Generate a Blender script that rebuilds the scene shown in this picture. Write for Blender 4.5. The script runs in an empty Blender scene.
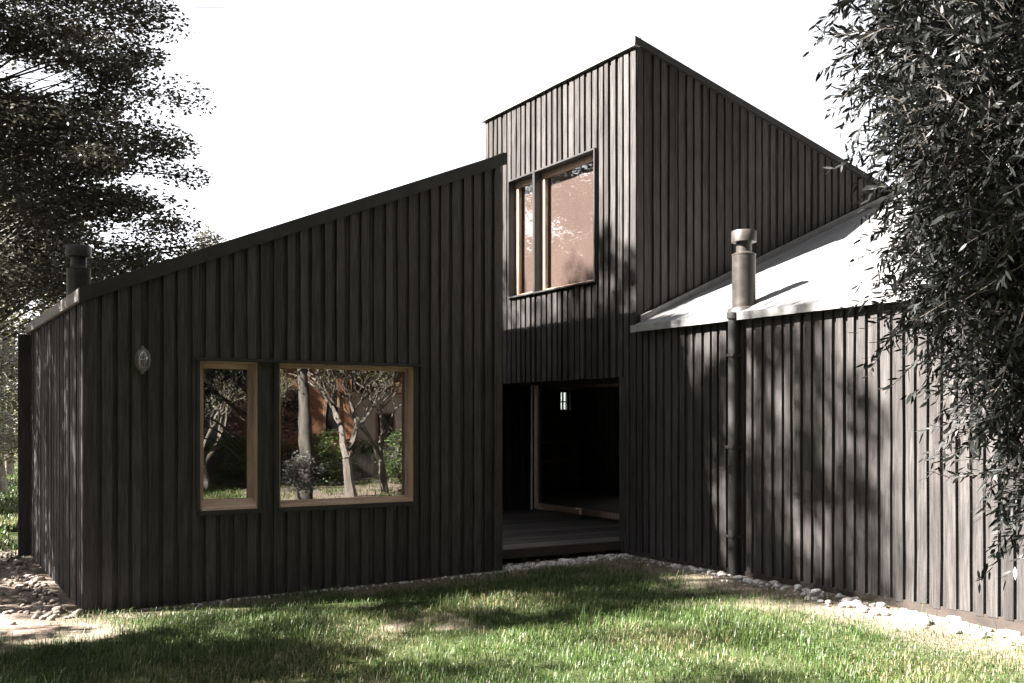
import bpy, math, random
import numpy as np
from mathutils import Vector, Matrix

R = math.radians
rng = np.random.default_rng(7)
random.seed(7)
scene = bpy.context.scene
COL = scene.collection

# ------------------------------------------------------------------ helpers
class MB:
    """collects polygons; build() links them as one mesh object"""
    def __init__(self):
        self.v = []; self.f = []; self.t = []
    def add(self, verts, faces, tone=0.5):
        o = len(self.v)
        self.v += [tuple(p) for p in verts]
        self.f += [tuple(i + o for i in f) for f in faces]
        self.t += [tone] * len(faces)
    def box(self, x0, x1, y0, y1, z0, z1, tone=0.5):
        if x0 > x1: x0, x1 = x1, x0
        if y0 > y1: y0, y1 = y1, y0
        if z0 > z1: z0, z1 = z1, z0
        self.add([(x0,y0,z0),(x1,y0,z0),(x1,y1,z0),(x0,y1,z0),(x0,y0,z1),(x1,y0,z1),(x1,y1,z1),(x0,y1,z1)],
                 [(0,3,2,1),(4,5,6,7),(0,1,5,4),(1,2,6,5),(2,3,7,6),(3,0,4,7)], tone)
    def hexa(self, p8, tone=0.5):
        self.add(p8, [(0,3,2,1),(4,5,6,7),(0,1,5,4),(1,2,6,5),(2,3,7,6),(3,0,4,7)], tone)
    def tube(self, path, radii, n=8, tone=0.5, caps=True):
        path = [Vector(p) for p in path]
        rings = []
        for i, p in enumerate(path):
            a = path[max(i-1,0)]; b = path[min(i+1,len(path)-1)]
            d = (b - a).normalized()
            ref = Vector((0,0,1)) if abs(d.z) < .9 else Vector((1,0,0))
            s = d.cross(ref).normalized(); t = d.cross(s).normalized()
            rings.append([p + (s*math.cos(2*math.pi*k/n) + t*math.sin(2*math.pi*k/n))*radii[i] for k in range(n)])
        vs = [q for r in rings for q in r]; fs = []
        for i in range(len(path)-1):
            for k in range(n):
                fs.append((i*n+k, i*n+(k+1)%n, (i+1)*n+(k+1)%n, (i+1)*n+k))
        if caps:
            fs.append(tuple(range(n-1,-1,-1))); fs.append(tuple((len(path)-1)*n+k for k in range(n)))
        self.add(vs, fs, tone)
    def lathe(self, x, y, prof, n=24, tone=0.5):
        """prof: (radius, z) from the bottom up, closed at both ends"""
        self.tube([(x,y,z) for r,z in prof], [r for r,z in prof], n, tone) if False else self._lathe(x,y,prof,n,tone)
    def _lathe(self, x, y, prof, n, tone):
        vs = []; fs = []
        for r,z in prof:
            vs += [(x+r*math.cos(2*math.pi*k/n), y+r*math.sin(2*math.pi*k/n), z) for k in range(n)]
        for i in range(len(prof)-1):
            for k in range(n):
                fs.append((i*n+k, i*n+(k+1)%n, (i+1)*n+(k+1)%n, (i+1)*n+k))
        fs.append(tuple(range(n-1,-1,-1))); fs.append(tuple((len(prof)-1)*n+k for k in range(n)))
        self.add(vs, fs, tone)
    def build(self, name, mat, parent=None, smooth=False, loc=None, bevel=0):
        me = bpy.data.meshes.new(name)
        me.from_pydata(self.v, [], self.f); me.update()
        a = me.attributes.new('tone', 'FLOAT', 'FACE')
        a.data.foreach_set('value', np.array(self.t, dtype=np.float32))
        if smooth:
            me.polygons.foreach_set('use_smooth', np.ones(len(me.polygons), dtype=bool))
            me.set_sharp_from_angle(angle=R(40))
        return link(name, me, mat, parent, loc, bevel)

def link(name, me, mat=None, parent=None, loc=None, bevel=0):
    o = bpy.data.objects.new(name, me); COL.objects.link(o)
    if mat is not None and not me.materials: me.materials.append(mat)
    if parent is not None: o.parent = parent
    if loc is not None: o.location = loc
    if bevel:
        m = o.modifiers.new('bevel', 'BEVEL'); m.width = bevel; m.segments = 2; m.limit_method = 'ANGLE'
    return o

def tag(o, label=None, cat=None, group=None, kind=None):
    if label: o['label'] = label
    if cat: o['category'] = cat
    if group: o['group'] = group
    if kind: o['kind'] = kind
    return o

def thing(name, label, cat, loc=(0,0,0), rz=0, group=None):
    o = bpy.data.objects.new(name, None); COL.objects.link(o)
    o.location = loc; o.rotation_euler = (0,0,rz); o.empty_display_size = .2
    return tag(o, label, cat, group)

def dup(root, loc, rz, label=None, scale=1.0):
    r = root.copy(); COL.objects.link(r); r.location = loc; r.rotation_euler = (0,0,rz); r.scale = (scale,)*3
    if label: r['label'] = label
    for ch in list(root.children):
        c = ch.copy(); COL.objects.link(c); c.parent = r
        for g in list(ch.children):
            d = g.copy(); COL.objects.link(d); d.parent = c
    return r

def fast_mesh(name, V, F, tone=None, smooth=False):
    """V (n,3), F (m,k) numpy arrays, k = 3 or 4"""
    me = bpy.data.meshes.new(name)
    V = np.ascontiguousarray(V, dtype=np.float32); F = np.ascontiguousarray(F, dtype=np.int32)
    m, k = F.shape
    me.vertices.add(len(V)); me.vertices.foreach_set('co', V.ravel())
    me.loops.add(m*k); me.loops.foreach_set('vertex_index', F.ravel())
    me.polygons.add(m)
    me.polygons.foreach_set('loop_start', np.arange(0, m*k, k, dtype=np.int32))
    me.polygons.foreach_set('loop_total', np.full(m, k, dtype=np.int32))
    if smooth: me.polygons.foreach_set('use_smooth', np.ones(m, dtype=bool))
    me.update(calc_edges=True)
    if tone is not None:
        a = me.attributes.new('tone', 'FLOAT', 'FACE'); a.data.foreach_set('value', tone.astype(np.float32))
    return me

def vnoise(x, y, seed=0):
    """smooth value noise on numpy arrays, 0..1"""
    r = np.random.default_rng(seed); T = r.random((64,64))
    xi = np.floor(x).astype(int); yi = np.floor(y).astype(int)
    fx = x-xi; fy = y-yi; fx = fx*fx*(3-2*fx); fy = fy*fy*(3-2*fy)
    g = lambda a,b: T[a % 64, b % 64]
    return (g(xi,yi)*(1-fx)+g(xi+1,yi)*fx)*(1-fy) + (g(xi,yi+1)*(1-fx)+g(xi+1,yi+1)*fx)*fy

def smst(a, b, x):
    t = np.clip((x-a)/(b-a), 0, 1); return t*t*(3-2*t)

# ------------------------------------------------------------------ materials
def new_mat(name):
    m = bpy.data.materials.new(name); m.use_nodes = True
    nt = m.node_tree; nt.nodes.clear()
    out = nt.nodes.new('ShaderNodeOutputMaterial')
    return m, nt, out

def N(nt, typ, **kw):
    n = nt.nodes.new(typ)
    for k, v in kw.items():
        if k in n.inputs.keys(): n.inputs[k].default_value = v
        else: setattr(n, k, v)
    return n

def ramp(nt, fac, stops):
    r = nt.nodes.new('ShaderNodeValToRGB')
    el = r.color_ramp.elements
    while len(el) < len(stops): el.new(0.5)
    for e, (p, c) in zip(el, stops):
        e.position = p; e.color = (*c, 1)
    nt.links.new(fac, r.inputs[0]); return r.outputs[0]

def surf(name, stops, scale=(8,8,8), rough=.6, detail=6, tone_amt=0.0, spec=.4, bump=0.0, metal=0.0, rough_var=0.1,
         translucent=0.0, bump_scale=None, weave=None):
    """principled material: noise-driven colour ramp, moved by the per-piece tone"""
    m, nt, out = new_mat(name); L = nt.links
    tc = N(nt, 'ShaderNodeTexCoord'); mp = N(nt, 'ShaderNodeMapping'); mp.inputs['Scale'].default_value = scale
    L.new(tc.outputs['Object'], mp.inputs[0])
    nz = N(nt, 'ShaderNodeTexNoise', Scale=1.0, Detail=detail, Roughness=.62); L.new(mp.outputs[0], nz.inputs['Vector'])
    fac = nz.outputs[0]
    if tone_amt:
        at = N(nt, 'ShaderNodeAttribute', attribute_name='tone')
        ma = N(nt, 'ShaderNodeMath', operation='MULTIPLY_ADD'); ma.inputs[1].default_value = tone_amt; ma.inputs[2].default_value = -tone_amt/2
        L.new(at.outputs['Fac'], ma.inputs[0])
        ad = N(nt, 'ShaderNodeMath', operation='ADD', use_clamp=True); L.new(fac, ad.inputs[0]); L.new(ma.outputs[0], ad.inputs[1]); fac = ad.outputs[0]
    c = ramp(nt, fac, stops)
    b = N(nt, 'ShaderNodeBsdfPrincipled'); L.new(c, b.inputs['Base Color'])
    b.inputs['Metallic'].default_value = metal
    b.inputs['Specular IOR Level'].default_value = spec
    rr = N(nt, 'ShaderNodeMath', operation='MULTIPLY_ADD'); rr.inputs[1].default_value = rough_var*2; rr.inputs[2].default_value = rough-rough_var
    L.new(nz.outputs[0], rr.inputs[0]); L.new(rr.outputs[0], b.inputs['Roughness'])
    if bump:
        src = nz.outputs[0]
        if bump_scale:
            n2 = N(nt, 'ShaderNodeTexNoise', Scale=bump_scale, Detail=4); L.new(mp.outputs[0], n2.inputs['Vector']); src = n2.outputs[0]
        bp = N(nt, 'ShaderNodeBump', Strength=bump, Distance=.01); L.new(src, bp.inputs['Height']); L.new(bp.outputs[0], b.inputs['Normal'])
    sh = b.outputs[0]
    if translucent:
        tr = N(nt, 'ShaderNodeBsdfTranslucent'); L.new(c, tr.inputs['Color'])
        mx = N(nt, 'ShaderNodeMixShader', Fac=translucent); L.new(sh, mx.inputs[1]); L.new(tr.outputs[0], mx.inputs[2]); sh = mx.outputs[0]
    L.new(sh, out.inputs[0]); return m

def glass(name, tint, refl=1.5, rough=0.0, warp=0.0):
    """window pane: clear film plus fresnel mirror"""
    m, nt, out = new_mat(name); L = nt.links
    lw = N(nt, 'ShaderNodeLayerWeight', Blend=.5)
    pw = N(nt, 'ShaderNodeMath', operation='POWER'); pw.inputs[1].default_value = 5.0; L.new(lw.outputs['Facing'], pw.inputs[0])
    mu = N(nt, 'ShaderNodeMath', operation='MULTIPLY_ADD', use_clamp=True); mu.inputs[1].default_value = .96*min(refl,1.0); mu.inputs[2].default_value = .042*refl; L.new(pw.outputs[0], mu.inputs[0])
    tr = N(nt, 'ShaderNodeBsdfTransparent'); tr.inputs[0].default_value = (*tint, 1)
    gl = N(nt, 'ShaderNodeBsdfGlossy', Roughness=rough)
    if warp:
        tc = N(nt, 'ShaderNodeTexCoord'); nz = N(nt, 'ShaderNodeTexNoise', Scale=3.0, Detail=1); L.new(tc.outputs['Object'], nz.inputs['Vector'])
        bp = N(nt, 'ShaderNodeBump', Strength=warp, Distance=.01); L.new(nz.outputs[0], bp.inputs['Height'])
        L.new(bp.outputs[0], gl.inputs['Normal'])
    mx = N(nt, 'ShaderNodeMixShader'); L.new(mu.outputs[0], mx.inputs[0]); L.new(tr.outputs[0], mx.inputs[1]); L.new(gl.outputs[0], mx.inputs[2])
    L.new(mx.outputs[0], out.inputs[0]); return m

M = {}
def cladding():
    m, nt, out = new_mat('stained_timber'); L = nt.links
    tc = N(nt,'ShaderNodeTexCoord')
    def noise(sc, detail, rough=.62):
        mp = N(nt,'ShaderNodeMapping'); mp.inputs['Scale'].default_value = sc; L.new(tc.outputs['Object'], mp.inputs[0])
        n = N(nt,'ShaderNodeTexNoise', Scale=1.0, Detail=detail, Roughness=rough); L.new(mp.outputs[0], n.inputs['Vector']); return n.outputs[0]
    grain = noise((55,55,3.0), 7); blot = noise((9,9,2.4), 4); 
    at = N(nt,'ShaderNodeAttribute', attribute_name='tone')
    def mad(a, k, c):
        q = N(nt,'ShaderNodeMath', operation='MULTIPLY_ADD'); q.inputs[1].default_value = k
        L.new(a, q.inputs[0])
        if isinstance(c, float): q.inputs[2].default_value = c
        else: L.new(c, q.inputs[2])
        return q.outputs[0]
    f = mad(grain, .85, mad(blot, .40, mad(at.outputs['Fac'], .17, -.215)))
    c = ramp(nt, f, [(0.22,(.011,.0100,.0097)),(0.48,(.025,.0230,.0224)),(0.80,(.060,.0555,.0540))])
    bp = N(nt,'ShaderNodeBump', Strength=.8, Distance=.006); L.new(grain, bp.inputs['Height'])
    d = N(nt,'ShaderNodeBsdfDiffuse', Roughness=.4); L.new(c, d.inputs['Color']); L.new(bp.outputs[0], d.inputs['Normal'])
    g = N(nt,'ShaderNodeBsdfGlossy', Roughness=.54); L.new(bp.outputs[0], g.inputs['Normal'])
    gc = ramp(nt, f, [(0.22,(.022,.021,.0208)),(0.80,(.052,.049,.048))]); L.new(gc, g.inputs['Color'])
    ad = N(nt,'ShaderNodeAddShader'); L.new(d.outputs[0], ad.inputs[0]); L.new(g.outputs[0], ad.inputs[1]); L.new(ad.outputs[0], out.inputs[0])
    return m
M['clad'] = cladding()
M['trim'] = surf('dark_metal', [(0.3,(.022,.021,.021)),(0.7,(.036,.035,.034))], scale=(5,5,5), rough=.5, spec=.2)
M['flash'] = surf('zinc_flashing', [(0.3,(.13,.13,.13)),(0.7,(.22,.215,.21))], scale=(9,9,9), rough=.5, spec=.4)
M['fascia'] = surf('weathered_fascia', [(0.3,(.10,.09,.083)),(0.7,(.21,.19,.175))], scale=(6,6,18), rough=.7, bump=.3)
M['roof'] = surf('pale_roofing', [(0.25,(.10,.099,.101)),(0.55,(.16,.159,.161)),(0.8,(.22,.218,.216))], scale=(2.2,9,2.2), rough=.6, bump=.35)
M['darkroof'] = surf('dark_roofing', [(0.3,(.03,.03,.03)),(0.7,(.06,.058,.056))], scale=(3,3,3), rough=.6)
M['wood'] = surf('honey_timber', [(0.25,(.23,.150,.105)),(0.5,(.34,.232,.168)),(0.8,(.47,.345,.26))], scale=(22,22,3.0), rough=.5, bump=.15, tone_amt=.2)
M['woodx'] = surf('honey_timber_rail', [(0.25,(.31,.205,.145)),(0.5,(.44,.31,.23)),(0.8,(.56,.42,.32))], scale=(3,22,22), rough=.5, bump=.15, tone_amt=.2)
M['deck'] = surf('deck_boards', [(0.25,(.022,.019,.018)),(0.5,(.050,.044,.041)),(0.85,(.14,.125,.118))], scale=(2.0,28,28), rough=.55, tone_amt=.35, spec=.2, bump=.4)
M['base'] = surf('damp_baseboard', [(0.3,(.016,.012,.010)),(0.7,(.040,.030,.024))], scale=(5,5,12), rough=.85, bump=.3)
M['pipe'] = surf('brown_flue_metal', [(0.25,(.014,.012,.0105)),(0.5,(.030,.026,.023)),(0.8,(.066,.057,.052))], scale=(4,4,7), rough=.45, spec=.3, metal=.1)
M['blind'] = surf('rose_blind', [(0.3,(.075,.048,.044)),(0.7,(.108,.070,.064))], scale=(1.2,1.2,.8), rough=.85, detail=3)
M['inside'] = surf('room_lining', [(0.3,(.09,.077,.066)),(0.7,(.15,.13,.113))], scale=(2,2,2), rough=.8)
M['glassA'] = glass('window_glass', (.55,.56,.54), 7.0, warp=.05)
M['glassT'] = glass('upper_glass', (.92,.92,.90), 3.6, warp=.2)
M['glassD'] = glass('door_glass', (.80,.81,.79), 2.0)
M['lampmetal'] = surf('cast_aluminium', [(0.3,(.14,.14,.14)),(0.7,(.28,.28,.275))], scale=(30,30,30), rough=.35, metal=.7)
mm, nt, out = new_mat('frosted_globe')
b = N(nt,'ShaderNodeBsdfPrincipled', Roughness=.25); b.inputs['Base Color'].default_value = (.16,.155,.15,1); b.inputs['Transmission Weight'].default_value = .35
nt.links.new(b.outputs[0], out.inputs[0]); M['globe'] = mm
M['stone'] = surf('pale_stone', [(0.25,(.17,.155,.145)),(0.5,(.32,.30,.285)),(0.8,(.50,.48,.46))], scale=(7,7,7), rough=.8, tone_amt=.6, bump=.4)
M['tanstone'] = surf('tan_stone', [(0.25,(.13,.105,.09)),(0.5,(.23,.19,.165)),(0.8,(.36,.31,.28))], scale=(7,7,7), rough=.85, tone_amt=.5, bump=.4)
M['bark'] = surf('dark_bark', [(0.25,(.030,.026,.022)),(0.5,(.075,.065,.056)),(0.8,(.15,.135,.12))], scale=(9,9,2.5), rough=.9, bump=.8)
M['palebark'] = surf('pale_bark', [(0.25,(.10,.085,.07)),(0.5,(.23,.20,.17)),(0.8,(.40,.36,.32))], scale=(9,9,2.5), rough=.9, bump=.6)
M['greybark'] = surf('grey_bark', [(0.25,(.05,.043,.036)),(0.5,(.115,.10,.086)),(0.8,(.20,.18,.16))], scale=(9,9,2.5), rough=.9, bump=.6)
M['leaf'] = surf('small_leaf', [(0.1,(.021,.020,.015)),(0.5,(.048,.046,.034)),(0.9,(.095,.092,.070))], scale=(2,2,2), rough=.5, tone_amt=.9, translucent=.30, spec=.22, detail=2)
M['leaf2'] = surf('olive_leaf', [(0.1,(.05,.055,.025)),(0.5,(.10,.10,.045)),(0.9,(.17,.16,.085))], scale=(2,2,2), rough=.5, tone_amt=.9, translucent=.3, spec=.4, detail=2)
M['willow'] = surf('narrow_leaf', [(0.1,(.009,.0095,.0085)),(0.5,(.020,.0215,.020)),(0.9,(.062,.066,.064))], scale=(3,3,3), rough=.42, tone_amt=.9, translucent=.10, spec=.25, detail=2)
M['silver'] = surf('silver_leaf', [(0.1,(.18,.18,.16)),(0.5,(.33,.33,.30)),(0.9,(.50,.50,.46))], scale=(2,2,2), rough=.5, tone_amt=.8, translucent=.2)
M['bloom'] = surf('pink_bloom', [(0.1,(.30,.16,.13)),(0.5,(.48,.30,.25)),(0.9,(.66,.50,.44))], scale=(2,2,2), rough=.6, tone_amt=.8, translucent=.2)
M['hedge'] = surf('hedge_leaf', [(0.1,(.03,.05,.014)),(0.5,(.065,.10,.03)),(0.9,(.12,.16,.055))], scale=(2,2,2), rough=.5, tone_amt=.9, translucent=.2)
M['orangewall'] = surf('orange_boards', [(0.3,(.30,.135,.075)),(0.7,(.42,.21,.125))], scale=(2,2,30), rough=.7)
M['whitewall'] = surf('white_render', [(0.3,(.62,.60,.57)),(0.7,(.72,.70,.67))], scale=(2,2,2), rough=.8)
M['greywall'] = surf('bluegrey_sheet', [(0.3,(.17,.19,.22)),(0.7,(.23,.25,.28))], scale=(2,2,2), rough=.6)
M['rust'] = surf('rust_roof', [(0.3,(.16,.065,.035)),(0.7,(.25,.11,.06))], scale=(3,3,3), rough=.8)
M['fence'] = surf('fence_boards', [(0.3,(.035,.030,.024)),(0.7,(.075,.065,.055))], scale=(14,14,2), rough=.85, tone_amt=.4)

# grass blades
mm, nt, out = new_mat('grass_blades'); L = nt.links
at = N(nt,'ShaderNodeAttribute', attribute_name='tone')
c = ramp(nt, at.outputs['Fac'], [(0.0,(.018,.036,.008)),(0.35,(.038,.070,.015)),(0.62,(.070,.108,.027)),(0.80,(.15,.135,.065)),(1.0,(.27,.225,.135))])
b = N(nt,'ShaderNodeBsdfPrincipled', Roughness=.45); b.inputs['Specular IOR Level'].default_value = .35; L.new(c, b.inputs['Base Color'])
tr = N(nt,'ShaderNodeBsdfTranslucent'); L.new(c, tr.inputs['Color'])
mx = N(nt,'ShaderNodeMixShader', Fac=.3); L.new(b.outputs[0], mx.inputs[1]); L.new(tr.outputs[0], mx.inputs[2]); L.new(mx.outputs[0], out.inputs[0])
M['grass'] = mm
# ground: soil, dry thatch, green moss; 'dirt' attribute = where the turf is worn off
mm, nt, out = new_mat('garden_ground'); L = nt.links
tc = N(nt,'ShaderNodeTexCoord'); n1 = N(nt,'ShaderNodeTexNoise', Scale=1.1, Detail=8, Roughness=.65); L.new(tc.outputs['Object'], n1.inputs['Vector'])
n2 = N(nt,'ShaderNodeTexNoise', Scale=22.0, Detail=8, Roughness=.7); L.new(tc.outputs['Object'], n2.inputs['Vector'])
turf = ramp(nt, n1.outputs[0], [(0.30,(.024,.036,.012)),(0.52,(.042,.054,.020)),(0.74,(.085,.080,.042))])
dirt = ramp(nt, n2.outputs[0], [(0.28,(.085,.062,.050)),(0.52,(.19,.15,.125)),(0.75,(.33,.275,.24))])
at = N(nt,'ShaderNodeAttribute', attribute_name='dirt')
mxr = N(nt,'ShaderNodeMix', data_type='RGBA'); L.new(at.outputs['Fac'], mxr.inputs['Factor'])
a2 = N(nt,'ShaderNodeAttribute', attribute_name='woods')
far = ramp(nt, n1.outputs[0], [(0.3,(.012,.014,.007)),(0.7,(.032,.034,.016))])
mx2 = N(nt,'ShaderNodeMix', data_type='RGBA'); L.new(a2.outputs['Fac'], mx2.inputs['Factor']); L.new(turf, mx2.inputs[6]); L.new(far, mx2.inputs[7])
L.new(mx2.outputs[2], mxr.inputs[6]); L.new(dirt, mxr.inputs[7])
b = N(nt,'ShaderNodeBsdfPrincipled', Roughness=.95); b.inputs['Specular IOR Level'].default_value = .1; L.new(mxr.outputs[2], b.inputs['Base Color'])
bp = N(nt,'ShaderNodeBump', Strength=.9, Distance=.03); L.new(n2.outputs[0], bp.inputs['Height']); L.new(bp.outputs[0], b.inputs['Normal'])
L.new(b.outputs[0], out.inputs[0]); M['ground'] = mm

# ------------------------------------------------------------------ camera and light
A = 0.546
CU, CV, CH, F = -1.491, -9.977, 1.78, 1020.3
cam = bpy.data.objects.new('camera', bpy.data.cameras.new('camera')); COL.objects.link(cam); scene.camera = cam
cam.location = (CU, CV, CH); cam.rotation_euler = (R(90), 0, -A)
cam.data.sensor_width = 36; cam.data.lens = F/1024*36; cam.data.shift_y = (418.7-341.5)/1024
cam.data.clip_start = .05; cam.data.clip_end = 2000
FW = np.array([math.sin(A), math.cos(A)]); RT = np.array([math.cos(A), -math.sin(A)])
def at_px(px, py, d):
    """point of the garden seen at a pixel, d metres from the lens plane"""
    g = np.array([CU,CV]) + FW*d + RT*((px-512)/F*d)
    return (g[0], g[1], CH + (418.7-py)/F*d)

SUN = Vector((-.714,.263,.648)).normalized()
sd = bpy.data.lights.new('sun','SUN'); sd.energy = 5.0; sd.angle = R(.55); sd.color = (1.0,.945,.88)
so = bpy.data.objects.new('sun', sd); COL.objects.link(so); so.rotation_euler = SUN.to_track_quat('Z','Y').to_euler(); so.location = SUN*60
w = bpy.data.worlds.new('World'); scene.world = w; w.use_nodes = True
nt = w.node_tree; nt.nodes.clear(); L = nt.links
sky = N(nt,'ShaderNodeTexSky'); sky.sky_type = 'NISHITA'; sky.sun_disc = False
sky.sun_elevation = math.asin(SUN.z); sky.sun_rotation = math.atan2(SUN.x, SUN.y); sky.dust_density = .5; sky.air_density = .45; sky.ozone_density = 1.0
hs = N(nt,'ShaderNodeHueSaturation', Saturation=.12); L.new(sky.outputs[0], hs.inputs['Color'])
bg = N(nt,'ShaderNodeBackground', Strength=.05); L.new(hs.outputs[0], bg.inputs[0])
wo = N(nt,'ShaderNodeOutputWorld'); L.new(bg.outputs[0], wo.inputs[0])
scene.view_settings.view_transform = 'Standard'; scene.view_settings.look = 'None'
scene.view_settings.exposure = 3.65; scene.view_settings.gamma = 1.0
scene.cycles.max_bounces = 10; scene.cycles.transparent_max_bounces = 24

# ------------------------------------------------------------------ ground
def hgt(x, y):
    return .035*smst(0,4.4,x)*smst(-6,-1,y) + .022*(vnoise(x*1.3+9, y*1.3, 3)-.5) + .05*smst(3.5,6.3,x)*smst(-7,-3,y)
def dirt_at(x, y):
    n = vnoise(x*2.2, y*2.2, 11)*.6 + vnoise(x*6.5, y*6.5, 12)*.4
    left = smst(.45,-.05,x)*smst(-1.35,-.75,y+ .25*n)*smst(6.0,4.6,y)
    rightb = smst(4.75,5.85,x-.9*n+.4)*smst(.6,.1,y)
    front = smst(-.75,-.15,y)*smst(.25,.0,y)*(x > .1)*(x < 4.6)*.75
    deckf = smst(-.55,-.1,y)*(x > 4.3)*.9
    patch = smst(.66,.80,vnoise(x*.9+3, y*.9+1, 21)*.6+n*.4)*.8
    under = ((x > 0) & (x < 11.3) & (y > -.02) & (y < np.where(x < 4.5, 4.2, 8))).astype(float)
    return np.clip(np.maximum.reduce([left*(0.45+.9*n), rightb*(.35+.9*n), front*(.3+1.0*n), deckf, patch, under]), 0, 1)
def axis(lo, hi, step):
    fine = np.arange(lo, hi+step/2, step); g = []
    d = step
    a = hi
    while a < 420:
        d *= 1.35; a += d; g.append(a)
    d = step; b = lo; gl = []
    while b > -420:
        d *= 1.35; b -= d; gl.append(b)
    return np.concatenate([gl[::-1], fine, g])
gx = axis(-4.5, 9, .09); gy = axis(-9, 6.5, .09)
X, Y = np.meshgrid(gx, gy, indexing='ij')
Z = hgt(X, Y)*np.exp(-np.maximum(np.hypot(X-2,Y)-25,0)/10)
nx, ny = X.shape
idx = np.arange(nx*ny).reshape(nx, ny)
Fq = np.stack([idx[:-1,:-1], idx[1:,:-1], idx[1:,1:], idx[:-1,1:]], -1).reshape(-1,4)
me = fast_mesh('ground', np.stack([X,Y,Z],-1).reshape(-1,3), Fq, smooth=True)
a = me.attributes.new('dirt','FLOAT','POINT'); a.data.foreach_set('value', dirt_at(X,Y).ravel().astype(np.float32))
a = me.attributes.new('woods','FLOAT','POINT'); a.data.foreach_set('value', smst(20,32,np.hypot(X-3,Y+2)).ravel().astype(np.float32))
tag(link('ground', me, M['ground']), kind='structure')

def blades(n, x0, x1, y0, y1, lmin, lmax, wid, keep):
    x = rng.uniform(x0,x1,n); y = rng.uniform(y0,y1,n)
    k = keep(x,y) > rng.random(n); x = x[k]; y = y[k]; n = len(x)
    clump = vnoise(x*1.6, y*1.6, 31)*.55 + vnoise(x*5, y*5, 32)*.45
    ln = (lmin + (lmax-lmin)*rng.random(n)**1.6)*(.45+1.1*clump)
    az = rng.uniform(0, 2*np.pi, n); lean = rng.uniform(.1,.95,n); s = az + np.pi/2
    dx, dy = np.cos(az), np.sin(az); sx, sy = np.cos(s)*wid/2, np.sin(s)*wid/2
    z = hgt(x,y) - .006
    P = np.zeros((n,5,3))
    P[:,0] = np.stack([x-sx,y-sy,z],-1); P[:,1] = np.stack([x+sx,y+sy,z],-1)
    mx_ = x+dx*ln*lean*.35; my_ = y+dy*ln*lean*.35; mz_ = z+ln*.62
    P[:,2] = np.stack([mx_+sx*.8,my_+sy*.8,mz_],-1); P[:,3] = np.stack([mx_-sx*.8,my_-sy*.8,mz_],-1)
    P[:,4] = np.stack([x+dx*ln*lean,y+dy*ln*lean,z+ln*(1.0-.45*lean)],-1)
    o = np.arange(n)[:,None]*5
    T = np.concatenate([o+np.array([[0,1,2]]), o+np.array([[0,2,3]]), o+np.array([[3,2,4]])], 0)
    dry = vnoise(x*1.1+5, y*1.1, 41)
    t = np.clip(.18+.42*rng.random(n)+.18*(clump-.5)*2, .02, .68)
    isdry = rng.random(n) < (.05+.36*smst(.5,.85,dry)); t = np.where(isdry, .70+.30*rng.random(n), t)
    return P.reshape(-1,3), T, np.tile(t,3)
def keep_near(x, y):
    d = dirt_at(x,y); n = vnoise(x*2.3+7, y*2.3, 51)*.6+vnoise(x*7, y*7, 52)*.4
    k = (1-d)**1.3*(.25+.9*smst(.22,.62,n))
    inhouse = ((x > -.03) & (y > -.05) & (x < 12) & (y < 8)) | ((x > 6.25) & (x < 12) & (y > -6) & (y < 5))
    return np.where(inhouse, 0, k)
def keep_far(x, y):
    near = (x > -4.5) & (x < 8.5) & (y > -9) & (y < 0)
    return np.where(near, 0, keep_near(x,y)*.9)
V1,T1,t1 = blades(430000, -4.5, 8.5, -9, 0, .028, .098, .0050, keep_near)
V2,T2,t2 = blades(40000, -9, 16, -22, 8, .06, .16, .012, keep_far)
V4,T4,t4 = blades(110000, 2.5, 12.5, -17, -8.5, .05, .12, .011, keep_far)
V3,T3,t3 = blades(90000, -1.6, 3.4, 4.4, 30, .08, .20, .018, keep_far)
tuft = lambda x, y: keep_near(x,y)*(vnoise(x*3.1+2, y*3.1, 61) > .80)
V5,T5,t5 = blades(60000, -2.5, 7, -6, 0, .07, .19, .0055, tuft)
Vg = np.concatenate([V1,V2,V3,V4,V5]); Tg = np.concatenate([T1, T2+len(V1), T3+len(V1)+len(V2), T4+len(V1)+len(V2)+len(V3), T5+len(V1)+len(V2)+len(V3)+len(V4)]); tg = np.concatenate([t1,t2,t3,t4,t5])
tag(link('grass', fast_mesh('grass', Vg, Tg, tg), M['grass']), 'ragged green lawn grass with dry straw patches in front of the black house', 'grass', kind='stuff')

# ------------------------------------------------------------------ the black house
L1, L2 = 4.435, 6.358
D, W = 4.198, 3.767
H1, H2, H3 = 2.975, 4.779, 6.479
UR = 11.25                                   # where tower roof and low roof meet at the back
SL, RS, HR = -.279, .44, 2.962
house = thing('house', 'black timber-clad house with a low sloping wing, a tall tower and a pale-roofed wing', 'house')

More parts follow.
